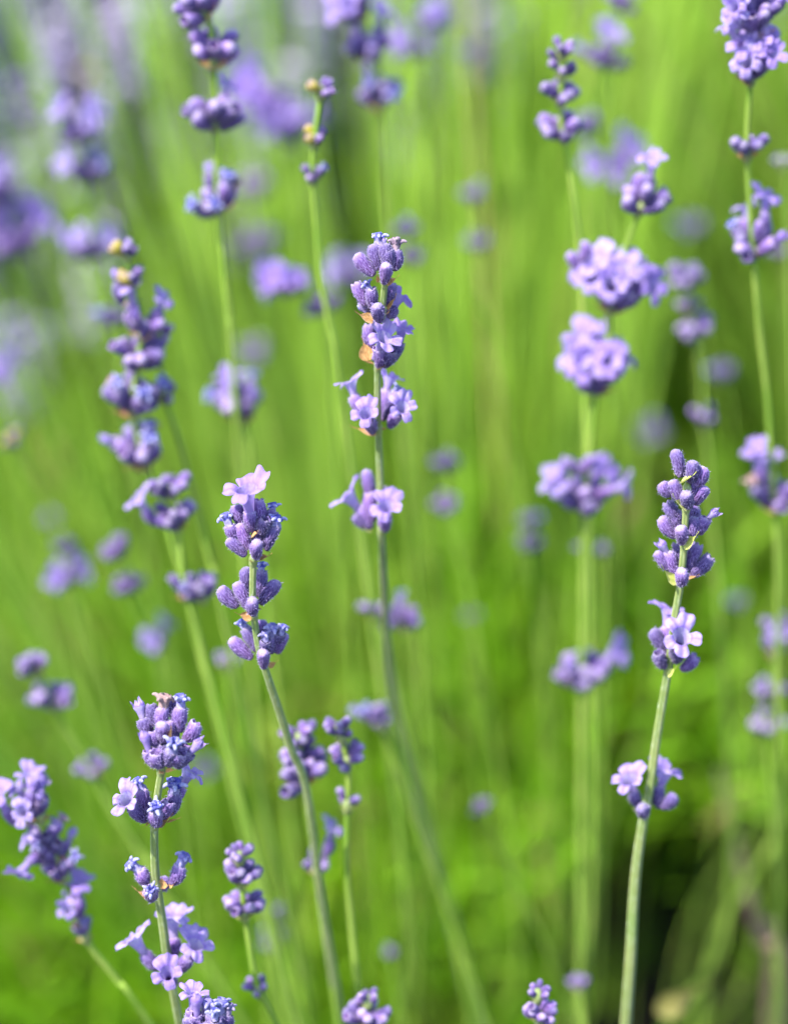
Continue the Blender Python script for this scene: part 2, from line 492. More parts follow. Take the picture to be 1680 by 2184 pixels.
def bract(w_, wp, b, t, kind, rnd, width=1.0):
    v = t - b; L = v.length
    ms = me_brb if kind == 'B' else me_brg
    obj('bract', rnd.choice(ms), w_, b - wp, aim(v, Vector((0, -.4, 1)), rnd.uniform(-.4, .4)), (L * width, L, L))

def hero(label, uv, d0, k, whorls, seed, r0=.0009, r1=.0013, rsc=1.0, kv=9999, k2=1.0):
    """whorls: (ox, oy, scale, node(x,y), [florets]) in crop pixels"""
    rnd = random.Random(seed)
    root, base, sm = start_stalk(uv, d0, k, r0, r1, label, None, 'stem', kv, k2)
    for (ox, oy, s, node, fl) in whorls:
        cv = lambda x, y: ((ox + x / s) / 1.8756, (oy + y / s) / 1.8756)
        nu, nv = cv(*node)
        # depth of the stalk at this height
        best = min(sm, key=lambda p: abs(((-(p - CAM).dot(UPV)) / (p - CAM).dot(FWD) * FOC * 8000 + 1092) - nv))
        dn = (best - CAM).dot(FWD)
        wp, ax = closest(sm, best)
        wo = whorl_part(root, base, wp, ax, .0012)
        pxm = dn / FOC / 8000.0
        for f in fl:
            kd = f[0]; bu, bv = cv(f[1], f[2]); tu, tv = cv(f[3], f[4]); sg = f[5] if len(f) > 5 else 0
            if kd in 'BG':
                b = P(bu, bv, dn - .0012 * sg); t = P(tu, tv, dn - .0035 * sg)
                bract(wo, wp, b, t, kd, rnd, f[6] if len(f) > 6 else 1.0); continue
            pl = math.hypot(tu - bu, tv - bv) * pxm
            L = .0066
            dep = math.sqrt(max(0, L * L - pl * pl)) * sg
            L2 = math.sqrt(pl * pl + dep * dep)
            b = P(bu, bv, dn - .0016 * sg); t = P(tu, tv, dn - .0016 * sg - dep)
            L2 = max(L2, .0042)
            cdir = None; csc = 1.0
            if len(f) > 6:
                fu, fv = cv(f[6], f[7]); fs = f[8]; csc = f[9] if len(f) > 9 else 1.0
                TL = (.0046 if kd == 'f' else .0024) * csc
                q = math.hypot(fu - tu, fv - tv) * pxm
                dd = math.sqrt(max(.15 * TL * TL, TL * TL - q * q)) * fs
                cdir = P(fu, fv, dn - .0016 * sg - dep - dd) - t
            floret(kd, wo, wp, b, t - b, L2, rsc, rnd, True, cdir, csc)

C1 = (1250, 850, 3.36); C2 = (1250, 1400, 2.73); C3 = (800, 1800, 2.427); C4 = (380, 2700, 3.119)
C5 = (2500, 1750, 2.184); C6 = (2350, 2900, 3.36); C7 = (400, 3300, 2.744)

hero('tall sharp middle stalk with withered tips, brown papery bracts and open lilac flowers',
     [(824, 585), (817, 640), (806, 760), (806, 900), (810, 1010), (814, 1150), (819, 1250), (824, 1350), (838, 1480), (868, 1620), (912, 1780), (975, 2000)], .800, .62, [
    (*C1, (955, 920), [
        ('c', 830, 850, 575, 560, .4), ('c', 880, 780, 810, 420, .1), ('w', 900, 720, 890, 420, -.3, 890, 260, 0, 1.15), ('h', 1000, 740, 965, 420, .6, 960, 330, .2, .5),
        ('w', 1090, 790, 1120, 500, .1, 1130, 330, .2, 1.2), ('c', 960, 965, 985, 700, 1), ('o', 1060, 740, 1020, 500, .3),
        ('B', 1000, 975, 1195, 850, 1, .8), ('B', 880, 940, 850, 790, 1, .6), ('B', 900, 950, 820, 900, .5, .7)]),
    (*C1, (975, 1330), [
        ('o', 720, 1260, 575, 950, .1), ('w', 800, 1300, 780, 1020, .6, 690, 900, .4, .9), ('c', 905, 1475, 868, 1245, 1), ('o', 1010, 1270, 1060, 950, -.3),
        ('f', 1010, 1400, 1080, 1300, -.6, 1180, 1120, -.5, .95), ('w', 760, 1300, 690, 1200, -.8, 650, 1260, 0, .7),
        ('B', 1010, 1310, 1180, 1115, .6, .8), ('B', 810, 1470, 535, 1345, .8, 1.1), ('B', 990, 1370, 1060, 1340, 1, .8)]),
    (*C1, (880, 2070), [
        ('o', 790, 1880, 760, 1500, .2), ('f', 890, 2090, 880, 1830, 1, 960, 1660, 1.0, 1.15), ('f', 1000, 2060, 1190, 1740, .2, 1230, 1500, .5, .95),
        ('o', 960, 2080, 1060, 1850, .9), ('o', 850, 1950, 800, 1600, -.4), ('o', 930, 1900, 960, 1560, -.6),
        ('B', 750, 1990, 655, 1640, .6, 1.1), ('B', 870, 2115, 1135, 2020, 1, .8), ('B', 820, 2040, 650, 2010, .5, .5)]),
    (*C2, (745, 850), [
        ('f', 560, 720, 440, 500, -.2, 370, 240, .3, .98), ('o', 640, 800, 560, 560, -.4), ('f', 660, 905, 610, 780, 1, 575, 680, 1.0, .98),
        ('f', 770, 780, 805, 430, -.5, 860, 190, -.3, .95), ('w', 790, 760, 880, 480, .1, 980, 350, .2, 1.1), ('f', 840, 850, 950, 690, .8, 1000, 610, 1.0, .98),
        ('B', 690, 925, 395, 850, .6, .9), ('B', 760, 870, 830, 860, .6, .7)]),
    (*C2, (720, 1960), [
        ('f', 640, 1960, 500, 1720, .1, 330, 1520, .5, 1.2), ('c', 620, 1700, 580, 1300, -.4), ('f', 790, 1980, 815, 1820, .9, 810, 1690, 1.0, 1.1),
        ('c', 640, 1950, 450, 1790, .3), ('o', 660, 1880, 620, 1560, .3), ('o', 740, 1850, 780, 1500, -.4),
        ('G', 640, 1990, 440, 1790, .4, .6), ('B', 800, 1990, 890, 1940, .4, .6)])], 11, r1=.0011, kv=1160, k2=3.0)

hero('sharp stalk left of the middle topped by one tall pale lilac flower',
     [(541, 1182), (540, 1205), (539, 1260), (540, 1300), (552, 1380), (570, 1440), (600, 1530), (622, 1600), (655, 1690), (690, 1950), (728, 2184)], .799, .55, [
    (*C3, (515, 1070), [
        ('f', 500, 800, 480, 590, .4, 455, 400, .55, 1.5), ('o', 565, 780, 560, 480, -.1), ('w', 340, 880, 285, 730, .1, 230, 600, .2, 1.2), ('c', 390, 720, 345, 530, -.3),
        ('c', 470, 970, 375, 710, .4), ('c', 450, 1030, 260, 865, .5), ('c', 550, 1060, 558, 880, 1), ('o', 600, 830, 645, 665, .5),
        ('w', 640, 980, 745, 740, .1, 765, 620, .5, 1.2), ('w', 640, 740, 715, 600, -.3, 720, 520, .3, .9), ('o', 560, 980, 560, 760, -.6), ('o', 420, 900, 330, 740, -.3),
        ('B', 500, 850, 600, 810, 1.5, 1.0), ('B', 570, 1075, 715, 1025, .8, 1.1), ('B', 520, 1090, 450, 1080, .6, .6)]),
    (*C3, (515, 1600), [
        ('c', 370, 1530, 190, 1330, .2), ('c', 455, 1540, 350, 1280, .5), ('c', 470, 1400, 450, 1130, -.5), ('w', 570, 1430, 600, 1170, -.5, 600, 1080, 0, 1.0),
        ('c', 580, 1500, 770, 1270, .2), ('c', 515, 1605, 515, 1440, 1), ('c', 500, 1500, 440, 1330, -.3),
        ('B', 500, 1635, 320, 1590, .5, 1.1), ('B', 570, 1540, 620, 1560, .5, .5)]),
    (*C3, (600, 2070), [
        ('c', 510, 2030, 290, 1830, .2), ('w', 560, 1960, 440, 1730, -.3, 400, 1650, 0, 1.1), ('c', 610, 1850, 600, 1650, -.5), ('w', 690, 1980, 680, 1800, .4, 700, 1720, .5, 1.25),
        ('c', 740, 1980, 830, 1770, .1), ('w', 650, 1960, 640, 1840, .6, 630, 1780, .5, .9), ('c', 620, 2120, 610, 1950, 1), ('w', 760, 1900, 780, 1800, .3, 800, 1750, .2, .9),
        ('B', 670, 2110, 775, 2040, .4, .9)])], 23, kv=1450, k2=1.7)

hero('sharp stalk at lower left with a dense round head of fuzzy purple buds',
     [(344, 1636), (343, 1655), (336, 1700), (330, 1760), (331, 1850), (340, 1920), (349, 1980), (360, 2060), (384, 2184)], .792, .62, [
    (*C4, (870, 1190), [
        ('w', 860, 720, 850, 400, .2, 860, 260, .5, 1.35), ('w', 1060, 720, 1070, 400, -.1, 1080, 230, .4, 1.3), ('o', 740, 640, 700, 370, -.3), ('h', 660, 740, 620, 620, -.1, 580, 480, 0, 1.3),
        ('o', 970, 520, 985, 330, -.6), ('o', 1110, 830, 1270, 590, .3), ('c', 850, 840, 825, 590, .9), ('w', 920, 1140, 965, 930, .8, 985, 840, .6, 1.35),
        ('h', 770, 1150, 660, 930, .4, 615, 770, .5, 1.25), ('h', 1010, 1160, 1200, 970, .3, 1330, 820, .3, 1.25), ('o', 870, 1130, 850, 860, .1), ('o', 960, 900, 970, 660, -.5),
        ('o', 780, 900, 720, 690, .1), ('o', 1080, 1060, 1120, 870, .2), ('c', 940, 780, 930, 560, .1), ('o', 820, 1160, 760, 950, .7), ('o', 990, 1130, 1080, 950, .7),
        ('B', 850, 1200, 775, 1245, .8, 1.3), ('B', 880, 1205, 1040, 1190, .8, .8), ('B', 950, 830, 990, 610, 2.5, .7)]),
    (*C4, (745, 1850), [
        ('f', 650, 1830, 450, 1650, .5, 350, 1530, 1.0, 1.1), ('w', 650, 1730, 590, 1430, .1, 520, 1280, .1, 1.3), ('w', 780, 1890, 765, 1680, 1, 760, 1620, .8, 1.3),
        ('w', 900, 1770, 1000, 1450, .2, 1010, 1350, .5, 1.5), ('f', 960, 1600, 1080, 1400, -.4, 1190, 1190, .1, 1.1), ('o', 690, 1800, 640, 1560, -.2), ('o', 850, 1800, 940, 1560, .4),
        ('B', 810, 1895, 1000, 1740, .7, 1.2), ('B', 900, 1850, 1095, 1785, .7, .25), ('B', 690, 1830, 600, 1925, .7, .4)]),
    (*C7, (630, 690), [
        ('w', 520, 660, 430, 480, .3, 350, 420, .3, 1.3), ('w', 575, 830, 555, 700, 1, 555, 690, 1, 1.1), ('w', 780, 660, 880, 440, .2, 950, 300, .2, 1.35),
        ('B', 570, 840, 325, 700, .5, .9), ('B', 690, 700, 680, 520, .5, 1.2), ('B', 760, 680, 850, 630, .5, 1.0), ('o', 640, 700, 720, 620, -.8)]),
    (*C7, (790, 1690), [
        ('f', 650, 1590, 480, 1400, .2, 320, 1180, .5, 1.25), ('f', 820, 1450, 810, 1250, -.3, 800, 960, .05, 1.3), ('f', 890, 1610, 990, 1450, .3, 1070, 1290, .9, 1.2),
        ('f', 765, 1770, 752, 1690, .9, 740, 1620, .9, 1.05), ('G', 860, 1770, 960, 1670, .6, .9)])], 37, .0010, .0016, 1.1)

hero('sharp stalk at right with stacked purple buds on yellow green bracts',
     [(1464, 1048), (1461, 1105), (1458, 1160), (1451, 1240), (1439, 1311), (1430, 1385), (1422, 1440), (1402, 1560), (1385, 1680), (1366, 1780), (1352, 1900), (1334, 2184)], .803, .42, [
    (*C5, (530, 480), [
        ('c', 480, 350, 430, 100, .1), ('c', 560, 400, 600, 200, .7), ('c', 620, 430, 680, 250, .1), ('o', 580, 510, 650, 320, -.3), ('c', 560, 370, 530, 270, -.2),
        ('G', 480, 400, 640, 330, 1.6, .9), ('G', 430, 340, 400, 300, .5, .7)]),
    (*C5, (530, 620), [
        ('c', 490, 570, 400, 370, .6), ('c', 390, 520, 315, 390, -.1), ('c', 560, 620, 530, 480, 1), ('c', 600, 590, 715, 430, .2), ('o', 540, 560, 600, 420, -.4),
        ('G', 530, 640, 365, 530, 1.2, 1.1)]),
    (*C5, (510, 940), [
        ('o', 470, 760, 365, 560, -.5), ('c', 440, 880, 305, 690, .2), ('c', 590, 740, 585, 600, -.8), ('c', 560, 900, 610, 690, .6), ('h', 640, 850, 710, 700, .2, 735, 680, .2, 1.0),
        ('c', 490, 935, 475, 780, 1), ('o', 450, 800, 440, 640, -.2), ('G', 510, 960, 680, 840, 1.2, 1.1)]),
    (*C5, (480, 1270), [
        ('h', 440, 1210, 370, 1000, .5, 330, 940, .4, 1.1), ('c', 370, 1160, 270, 990, .1), ('o', 460, 1130, 455, 920, -.5), ('o', 540, 1170, 640, 930, -.1),
        ('o', 560, 1215, 745, 1040, .3), ('c', 480, 1295, 492, 1150, 1), ('G', 440, 1285, 280, 1110, .7, .7), ('B', 540, 1245, 660, 1205, .7, .5)]),
    (*C5, (380, 2050), [
        ('f', 360, 1850, 350, 1660, -.5, 385, 1460, .2, 1.15), ('c', 350, 1870, 235, 1670, .1), ('o', 340, 2020, 285, 1870, .8), ('o', 440, 1970, 430, 1840, 1),
        ('f', 420, 1950, 470, 1800, .6, 500, 1720, 1.0, 1.3), ('o', 480, 2035, 620, 1910, .4), ('o', 400, 1980, 350, 1780, -.2), ('G', 370, 2085, 465, 2000, .8, 1.0)]),
    (*C6, (830, 1170), [
        ('f', 680, 1100, 610, 880, .3, 540, 700, .9, 1.15), ('c', 750, 1240, 715, 1080, .8), ('f', 960, 1130, 960, 820, -.1, 1060, 560, .5, 1.15), ('c', 990, 1130, 1180, 930, .2),
        ('G', 690, 1210, 500, 1080, .4, .7)])], 41, .00095, .0017)

hero('sharp head cut by the bottom edge with crowded pale and deep blue withered flowers',
     [(440, 2205), (438, 2240), (430, 2330)], .796, .6, [
    (*C7, (1150, 2300), [
        ('f', 1040, 2180, 1010, 2010, .2, 1020, 1860, .2, 1.0), ('h', 1080, 2230, 1060, 2060, .7, 1060, 1960, .3, 1.4), ('w', 1200, 2220, 1210, 2060, .5, 1200, 1960, .2, 1.3),
        ('w', 1290, 2230, 1320, 2060, .1, 1330, 1970, .2, 1.4), ('w', 1350, 2250, 1400, 2080, .0, 1420, 1990, .2, 1.1), ('w', 1240, 2240, 1270, 2120, .9, 1260, 2040, .5, 1.0),
        ('c', 1000, 2280, 960, 2100, .3), ('h', 1130, 2240, 1140, 2090, -.3, 1150, 1990, .1, 1.1), ('c', 1180, 2340, 1180, 2200, 1), ('o', 1100, 2330, 1060, 2190, .9),
        ('c', 1320, 2330, 1380, 2200, .4), ('o', 1250, 2330, 1260, 2190, .8)])], 53)
# ------------------------------------------------------------------ stalks further back: whorls given by pixel node and width
def rand_whorl_dirs(rnd, axis, n, lo=.2, hi=1.15):
    e = axis.cross(Vector((rnd.uniform(-1, 1), rnd.uniform(-1, 1), .1))).normalized(); h = axis.cross(e)
    out = []; ph0 = rnd.uniform(0, 6.28)
    for i in range(n):
        a = ph0 + i * 2.4 + rnd.uniform(-.25, .25); el = rnd.uniform(lo, hi)
        out.append((e * math.cos(a) + h * math.sin(a), el))
    return out
def kinds_for(code, n, rnd):
    table = {'b': 'cccccccoo', 'f': 'cffofhfoc', 'F': 'ffcfoffcf', 'w': 'cwoowccwh', 'm': 'cccocwhfc', 'y': 'cyccyoc', 'o': 'ocowoco'}
    return [table[code][i % len(table[code])] for i in range(n)]
# joined whorls for the far, strongly blurred stalks (florets too small and soft to be told apart)
lo_cal = [g_calyx(9, 6, False, 80 + i, 0, (0, 0)) for i in range(2)]
lo_cor = [g_corolla(26, 90 + i, 3) for i in range(2)]
for _g in lo_cal: _g.t = [x * .86 for x in _g.t]
lo_wit = [g_wither(7, True)]
FARW = {}
def far_whorl(code, i):
    key = (code, i)
    if key in FARW: return FARW[key]
    rnd = random.Random(ord(code[0]) * 31 + i); g = G()
    n = rnd.randint(7, 10); ax = Vector((0, 0, 1))
    for (o, el), kd in zip(rand_whorl_dirs(rnd, ax, n), kinds_for(code, n, rnd)):
        d = (o * math.sin(el) + ax * math.cos(el)).normalized(); L = 6.6 * rnd.uniform(.85, 1.1)
        b = o * 1.0 + ax * rnd.uniform(-.6, 1.2)
        Mx = Matrix.Translation(b) @ aim(d).to_matrix().to_4x4()
        g.merge(lo_cal[0 if kd != 'y' else 1], Mx @ Matrix.Diagonal((6.6, 6.6, L, 1)), {0: 4 if kd == 'y' else 0})
        T = Matrix.Translation(b + d * L * .86) @ aim(d, ax).to_matrix().to_4x4()
        if kd in 'fh': g.merge(rnd.choice(lo_cor), T, {0: 1})
        if kd == 'w': g.merge(lo_wit[0], T, {0: 2})
    bg_ = g_bract(3)
    for s in (-1, 1):
        g.merge(bg_, Matrix.Rotation(s * 1.2, 4, 'Y') @ Matrix.Diagonal((4, 4, 4.5, 1)), {0: 3})
    FARW[key] = g.mesh('whorl', ['calyx', 'corolla', 'wither', 'bract_brown', 'yellow'])
    return FARW[key]

def stalk(label, uv, d0, whorls, k=.51, seed=0, sub=True, r0=.0008, r1=.0011, extra=(), group=None, brk='B'):
    """whorls: (u, v_node, width_px, code[, n])"""
    rnd = random.Random(seed + int(uv[0][0]) * 7 + int(uv[0][1]))
    v1 = whorls[0][1]; uv = [(whorls[0][0], v1 - 9)] + [q for q in uv if q[1] > v1 + 6]
    if d0 > .97: r0 *= .6; r1 *= .55
    root, base, sm = start_stalk(uv, d0, k, r0, r1, label, group, 'stem_soft')
    for wd in whorls:
        u, v, wpx, code = wd[:4]; n = int(round((wd[4] if len(wd) > 4 else 8) * (1.0 if code in 'fFy' else 1.25)))
        best = min(sm, key=lambda p: abs(((-(p - CAM).dot(UPV)) / (p - CAM).dot(FWD) * FOC * 8000 + 1092) - v))
        dn = (best - CAM).dot(FWD)
        sp, ax = closest(sm, best)
        wp = P(u, v, dn)
        if (wp - sp).length < .004: wp = sp
        s = wpx / 8000 * dn / FOC / ((.0170 if code in 'fF' else .0136) if sub else .0158)
        if not sub:
            obj('whorl', far_whorl(code, rnd.randint(0, 2)), root, wp - base, aim(ax, None, rnd.uniform(0, 6.28)), (.001 * s,) * 3)
            continue
        s = min(max(s, .55), 1.35)
        wo = whorl_part(root, base, wp, ax, .0016)
        for (o, el), kd in zip(rand_whorl_dirs(rnd, ax, n, *((.2, .95) if code in 'fF' else (.45, 1.25) if code in 'bo' else (.2, 1.15))), kinds_for(code, n, rnd)):
            d = (o * math.sin(el) + ax * math.cos(el)).normalized(); L = .0066 * rnd.uniform(.85, 1.12) * s
            b = wp + (o * .0011 + ax * rnd.uniform(-.001, .003)) * s
            floret(kd, wo, wp, b, d, L, s, rnd, False, (d * 1.3 + Vector((rnd.uniform(-.3, .3), -.25, rnd.uniform(.0, .7)))).normalized() if kd == 'f' else None, s * rnd.uniform(.85, 1.2))
        for q in range(2):
            o = Vector((rnd.choice((-1, 1)), -.5, -.1)); o = (o - ax * o.dot(ax)).normalized()
            bract(wo, wp, wp - ax * .001, wp + (o * .0058 + ax * .0012) * s, brk, rnd, 1.1)
    for (kd, bu, bv, tu, tv, csc) in extra:
        d_ = (root.location - CAM).dot(FWD)
        best = min(sm, key=lambda p: abs(((-(p - CAM).dot(UPV)) / (p - CAM).dot(FWD) * FOC * 8000 + 1092) - bv))
        dn = (best - CAM).dot(FWD) - .002
        wo = min((c for c in root.children if c.name.startswith('whorl')), key=lambda c: (c.location + base - best).length)
        b, t = P(bu, bv, dn), P(tu, tv, dn - .002)
        L = min((t - b).length, .0066)
        floret(kd, wo, wo.location + base, b, t - b, L, 1, rnd, False, (t - b), csc)

S = stalk
S('tall soft stalk at upper left with four separated purple whorls and one violet flower',
  [(443, -60), (450, 60), (457, 150), (458, 270), (464, 400), (468, 470), (482, 600), (492, 700), (498, 800)], .868,
  [(435, 35, 115, 'b'), (455, 140, 125, 'b', 7), (455, 272, 130, 'b', 7), (462, 452, 118, 'w', 9)], extra=[('f', 465, 250, 478, 205, .95)])
S('slender stalk near the top with yellow seed cases between small dark purple buds',
  [(686, 150), (682, 220), (672, 290), (667, 380), (675, 480), (685, 600), (703, 690), (735, 900)], .862,
  [(684, 202, 62, 'y', 7), (672, 302, 58, 'y', 5), (667, 382, 62, 'o', 5)])
S('blurred stalk near the top edge with a wide purple cluster and long green stem',
  [(765, 0), (790, 90), (808, 170), (812, 250), (818, 350), (826, 470), (840, 640)], .945,
  [(765, 40, 110, 'f'), (812, 125, 110, 'm'), (808, 222, 105, 'w')])
S('stalk at upper right with close stacked purple buds above a pale curved stem',
  [(1198, 80), (1196, 180), (1196, 260), (1212, 340), (1226, 450), (1238, 560), (1243, 700), (1250, 900)], .868,
  [(1198, 112, 66, 'b', 5), (1208, 155, 66, 'b', 5), (1193, 212, 90, 'b', 7), (1200, 292, 105, 'b', 8)], brk='G')
S('wide stalk right of the middle with big bunches of open lilac flowers at even steps',
  [(1376, 380), (1366, 450), (1340, 510), (1302, 660), (1297, 720), (1268, 850), (1256, 960), (1246, 1090), (1243, 1300), (1240, 1460), (1238, 1800), (1236, 2184)], .872,
  [(1368, 446, 118, 'b', 7), (1300, 655, 165, 'F', 12), (1272, 840, 150, 'F', 12), (1252, 1085, 135, 'f', 9), (1232, 1465, 165, 'm', 9)],
  extra=[('f', 1380, 420, 1386, 370, 1.15), ('f', 1290, 620, 1235, 580, 1.1), ('f', 1310, 630, 1370, 590, 1.1), ('c', 1240, 575, 1205, 530, 1), ('c', 1240, 560, 1250, 500, 1),
         ('f', 1262, 820, 1215, 760, 1.2), ('f', 1285, 820, 1330, 765, 1.2), ('f', 1240, 1060, 1190, 1010, 1.1), ('f', 1265, 1060, 1320, 1040, 1.1), ('c', 1240, 1010, 1200, 970, 1), ('c', 1240, 1010, 1270, 960, 1)], r0=.001, r1=.0013)
S('stalk in the upper right corner with a crowded lilac head above a bud pair',
  [(1612, -20), (1600, 170), (1592, 330), (1606, 540), (1618, 700), (1636, 860), (1650, 1080), (1658, 1300)], .842,
  [(1612, 60, 140, 'F', 11), (1598, 172, 140, 'F', 12), (1592, 330, 95, 'b', 5), (1606, 548, 120, 'm', 8), (1645, 1075, 120, 'm', 6)],
  extra=[('f', 1625, 500, 1632, 440, 1.2), ('f', 1625, 1030, 1612, 975, 1.1), ('f', 1590, 120, 1555, 60, 1.0)])
S('long leaning stalk at left with seven purple whorls and two yellow cases near its tip',
  [(265, 490), (280, 590), (302, 700), (292, 780), (285, 880), (312, 990), (348, 1080), (375, 1180), (400, 1260), (430, 1400), (470, 1560)], .868,
  [(268, 545, 70, 'y', 7), (287, 598, 72, 'y', 6), (315, 712, 100, 'm', 7), (280, 775, 115, 'b', 7), (285, 880, 140, 'w', 10), (306, 985, 130, 'w', 9)],
  extra=[('f', 290, 690, 282, 640, 1.2), ('h', 262, 650, 250, 600, 1.1)])
S('stalk leaning left below the long one, with two round stacked bud clusters',
  [(358, 980), (372, 1050), (380, 1120), (386, 1180), (398, 1270), (440, 1420)], .880,
  [(362, 1050, 90, 'b', 7), (380, 1118, 95, 'b', 8), (375, 1275, 85, 'w', 5), (432, 1275, 90, 'b', 6)], extra=[('f', 335, 1120, 310, 1085, 1.0)])
S('thin stalk behind the long leaning one with one small bud cluster beside it',
  [(335, 690), (345, 790), (352, 850), (380, 930), (415, 1060), (450, 1200), (480, 1330)], .885, [(342, 720, 70, 'b', 5), (348, 850, 70, 'y', 5)])
S('blurred greyish purple head left of the blue withered stalk, above a faint lower whorl',
  [(255, 1120), (268, 1200), (282, 1270), (310, 1330), (338, 1400), (352, 1520)], .985, [(255, 1185, 100, 'b'), (278, 1255, 95, 'b'), (325, 1385, 95, 'm', 6)], sub=False)
S('blurred stalk at upper left with violet petals at its side and a blue purple tip',
  [(165, 210), (178, 290), (190, 390), (195, 470), (200, 550), (230, 700)], 1.0, [(168, 290, 120, 'f'), (190, 395, 120, 'w'), (198, 545, 100, 'f')], sub=False)
S('bright lilac blurred stalk at the left edge about a quarter down the picture',
  [(10, 360), (30, 440), (45, 540), (70, 700)], 1.10, [(8, 420, 110, 'f'), (40, 535, 150, 'F')], sub=False)
S('pale grey purple blurred stalk high at the left edge above the bright lilac one',
  [(50, 140), (55, 240), (62, 330), (90, 500)], 1.2, [(48, 195, 90, 'b'), (58, 265, 95, 'b')], sub=False)
S('large lilac blur near the top between the four whorl stalk and the yellow case stalk',
  [(560, 150), (585, 230), (625, 300), (640, 450)], 1.13, [(568, 225, 125, 'F'), (628, 295, 115, 'F')], sub=False)
S('blurred lilac cluster just below the yellow case stalk, left of its stem',
  [(625, 560), (650, 620), (694, 665), (705, 800)], .985, [(628, 618, 110, 'F'), (696, 660, 100, 'b')], sub=False)
S('small soft stalk with a blue tip between the long leaning stalk and middle one',
  [(530, 800), (517, 850), (520, 895), (532, 960), (545, 1060), (560, 1200)], .945, [(515, 890, 125, 'm', 9)], extra=[('f', 495, 880, 490, 825, 1.2), ('w', 530, 850, 540, 790, 1)])
S('faint round lilac grey blur at left above the green leaning stem', [(112, 690), (118, 740), (130, 900)], 1.3, [(112, 752, 100, 'm')], sub=False)
S('blurred lilac bud cut by the left edge beside green stems', [(5, 740), (8, 800), (30, 950)], 1.05, [(2, 805, 90, 'f')], sub=False)
S('blurred stalk of two dull purple clusters right of the middle stalk', [(952, 930), (953, 1040), (958, 1100), (985, 1200), (1010, 1330)], 1.02, [(950, 1005, 88, 'b'), (955, 1090, 88, 'b')], sub=False)
S('faint blurred stalk of two small clusters between the middle stalk and the stacked bud stalk', [(1008, 370), (1015, 500), (1022, 620), (1060, 800)], 1.06, [(1005, 425, 75, 'o'), (1018, 530, 78, 'b')], sub=False)
S('small pale blurred head at the right of centre with a grey white tip', [(1128, 1070), (1130, 1170), (1145, 1320)], 1.05, [(1128, 1125, 70, 'o'), (1132, 1172, 78, 'b')], sub=False)
S('blurred dark stalk at right with three small stacked clusters beside the wide lilac stalk', [(1462, 540), (1466, 640), (1482, 720), (1496, 800), (1500, 900), (1520, 1100)], .965,
  [(1462, 605, 92, 'b', 7), (1467, 655, 60, 'b', 4), (1482, 722, 88, 'b', 6), (1498, 900, 65, 'b', 4)])
S('faint grey lilac blur right of the three cluster stalk', [(1540, 720), (1545, 790), (1560, 950)], 1.1, [(1540, 800, 78, 'o')], sub=False)
S('violet blur under the stacked bud stalk with a grey tip leaning left', [(1245, 210), (1270, 270), (1305, 350), (1320, 480)], 1.05, [(1255, 280, 100, 'o'), (1305, 370, 125, 'F')], sub=False)
S('blurred stalk near the top right with one pale lilac flower above a grey purple fork', [(1325, -20), (1300, 60), (1290, 140), (1295, 300)], .99, [(1318, 20, 90, 'm'), (1292, 135, 120, 'm')], sub=False, extra=())
S('dark grey purple blur at the top edge right of the middle', [(1100, 20), (1110, 140), (1125, 300)], 1.28, [(1095, 70, 110, 'o'), (1108, 145, 110, 'b')], sub=False)
S('lilac blur at the top edge just right of the wide cluster', [(905, -10), (895, 60), (880, 120), (880, 300)], 1.08, [(908, 60, 85, 'F'), (880, 115, 85, 'f')], sub=False)
S('small forked bud pair behind the middle stem below its open flowers', [(822, 1200), (828, 1300), (840, 1450)], .945, [(796, 1302, 70, 'b', 3), (858, 1335, 85, 'o', 5)])
S('single tiny round grey lilac blur in the green right of the middle stem', [(1005, 1290), (1007, 1330), (1015, 1500)], 1.1, [(1005, 1328, 45, 'b')], sub=False)
S('small soft stalk at the left edge with two bud clusters, its stem leaning right', [(65, 1370), (85, 1440), (118, 1505), (145, 1560), (195, 1640), (235, 1720), (300, 1820), (370, 1930)], .935,
  [(72, 1432, 82, 'b', 7), (112, 1505, 95, 'b', 8), (205, 1648, 75, 'b', 4)])
S('stalk at the lower left edge with open lilac flowers hanging in a dark leaning chain', [(62, 1650), (80, 1740), (100, 1790), (135, 1870), (165, 1940), (188, 2010), (250, 2090), (320, 2184)], .852,
  [(85, 1745, 110, 'f', 8), (98, 1800, 90, 'w', 6), (120, 1838, 95, 'm', 6), (142, 1872, 95, 'w', 6), (165, 1945, 80, 'f', 4), (178, 1995, 70, 'w', 4)],
  extra=[('f', 68, 1730, 66, 1665, 1.1), ('f', 35, 1760, 12, 1725, 1.15), ('f', 85, 1810, 62, 1840, 1.0), ('f', 172, 1960, 168, 1905, 1.1)])
S('blurred pale lilac ball low at left under a grey bud', [(145, 1130), (138, 1190), (150, 1300), (190, 1450)], 1.02, [(142, 1178, 75, 'b'), (122, 1245, 95, 'F')], sub=False)
S('faint grey purple blur above the pale lilac ball at left', [(108, 1080), (112, 1130), (140, 1300)], 1.15, [(108, 1120, 60, 'o')], sub=False)
S('small upright head of tight purple buds right of the lower left stalk', [(513, 1800), (516, 1880), (522, 1950), (530, 2000), (543, 2080), (560, 2130), (590, 2184)], .838,
  [(512, 1835, 66, 'b', 6), (514, 1878, 92, 'b', 9), (518, 1948, 92, 'b', 8), (542, 2115, 60, 'b', 4)], brk='G')
S('blurred purple head directly right of the small upright head near the bottom', [(590, 1910), (583, 1990), (590, 2100)], 1.0, [(588, 1960, 90, 'b'), (580, 2020, 90, 'o')], sub=False)
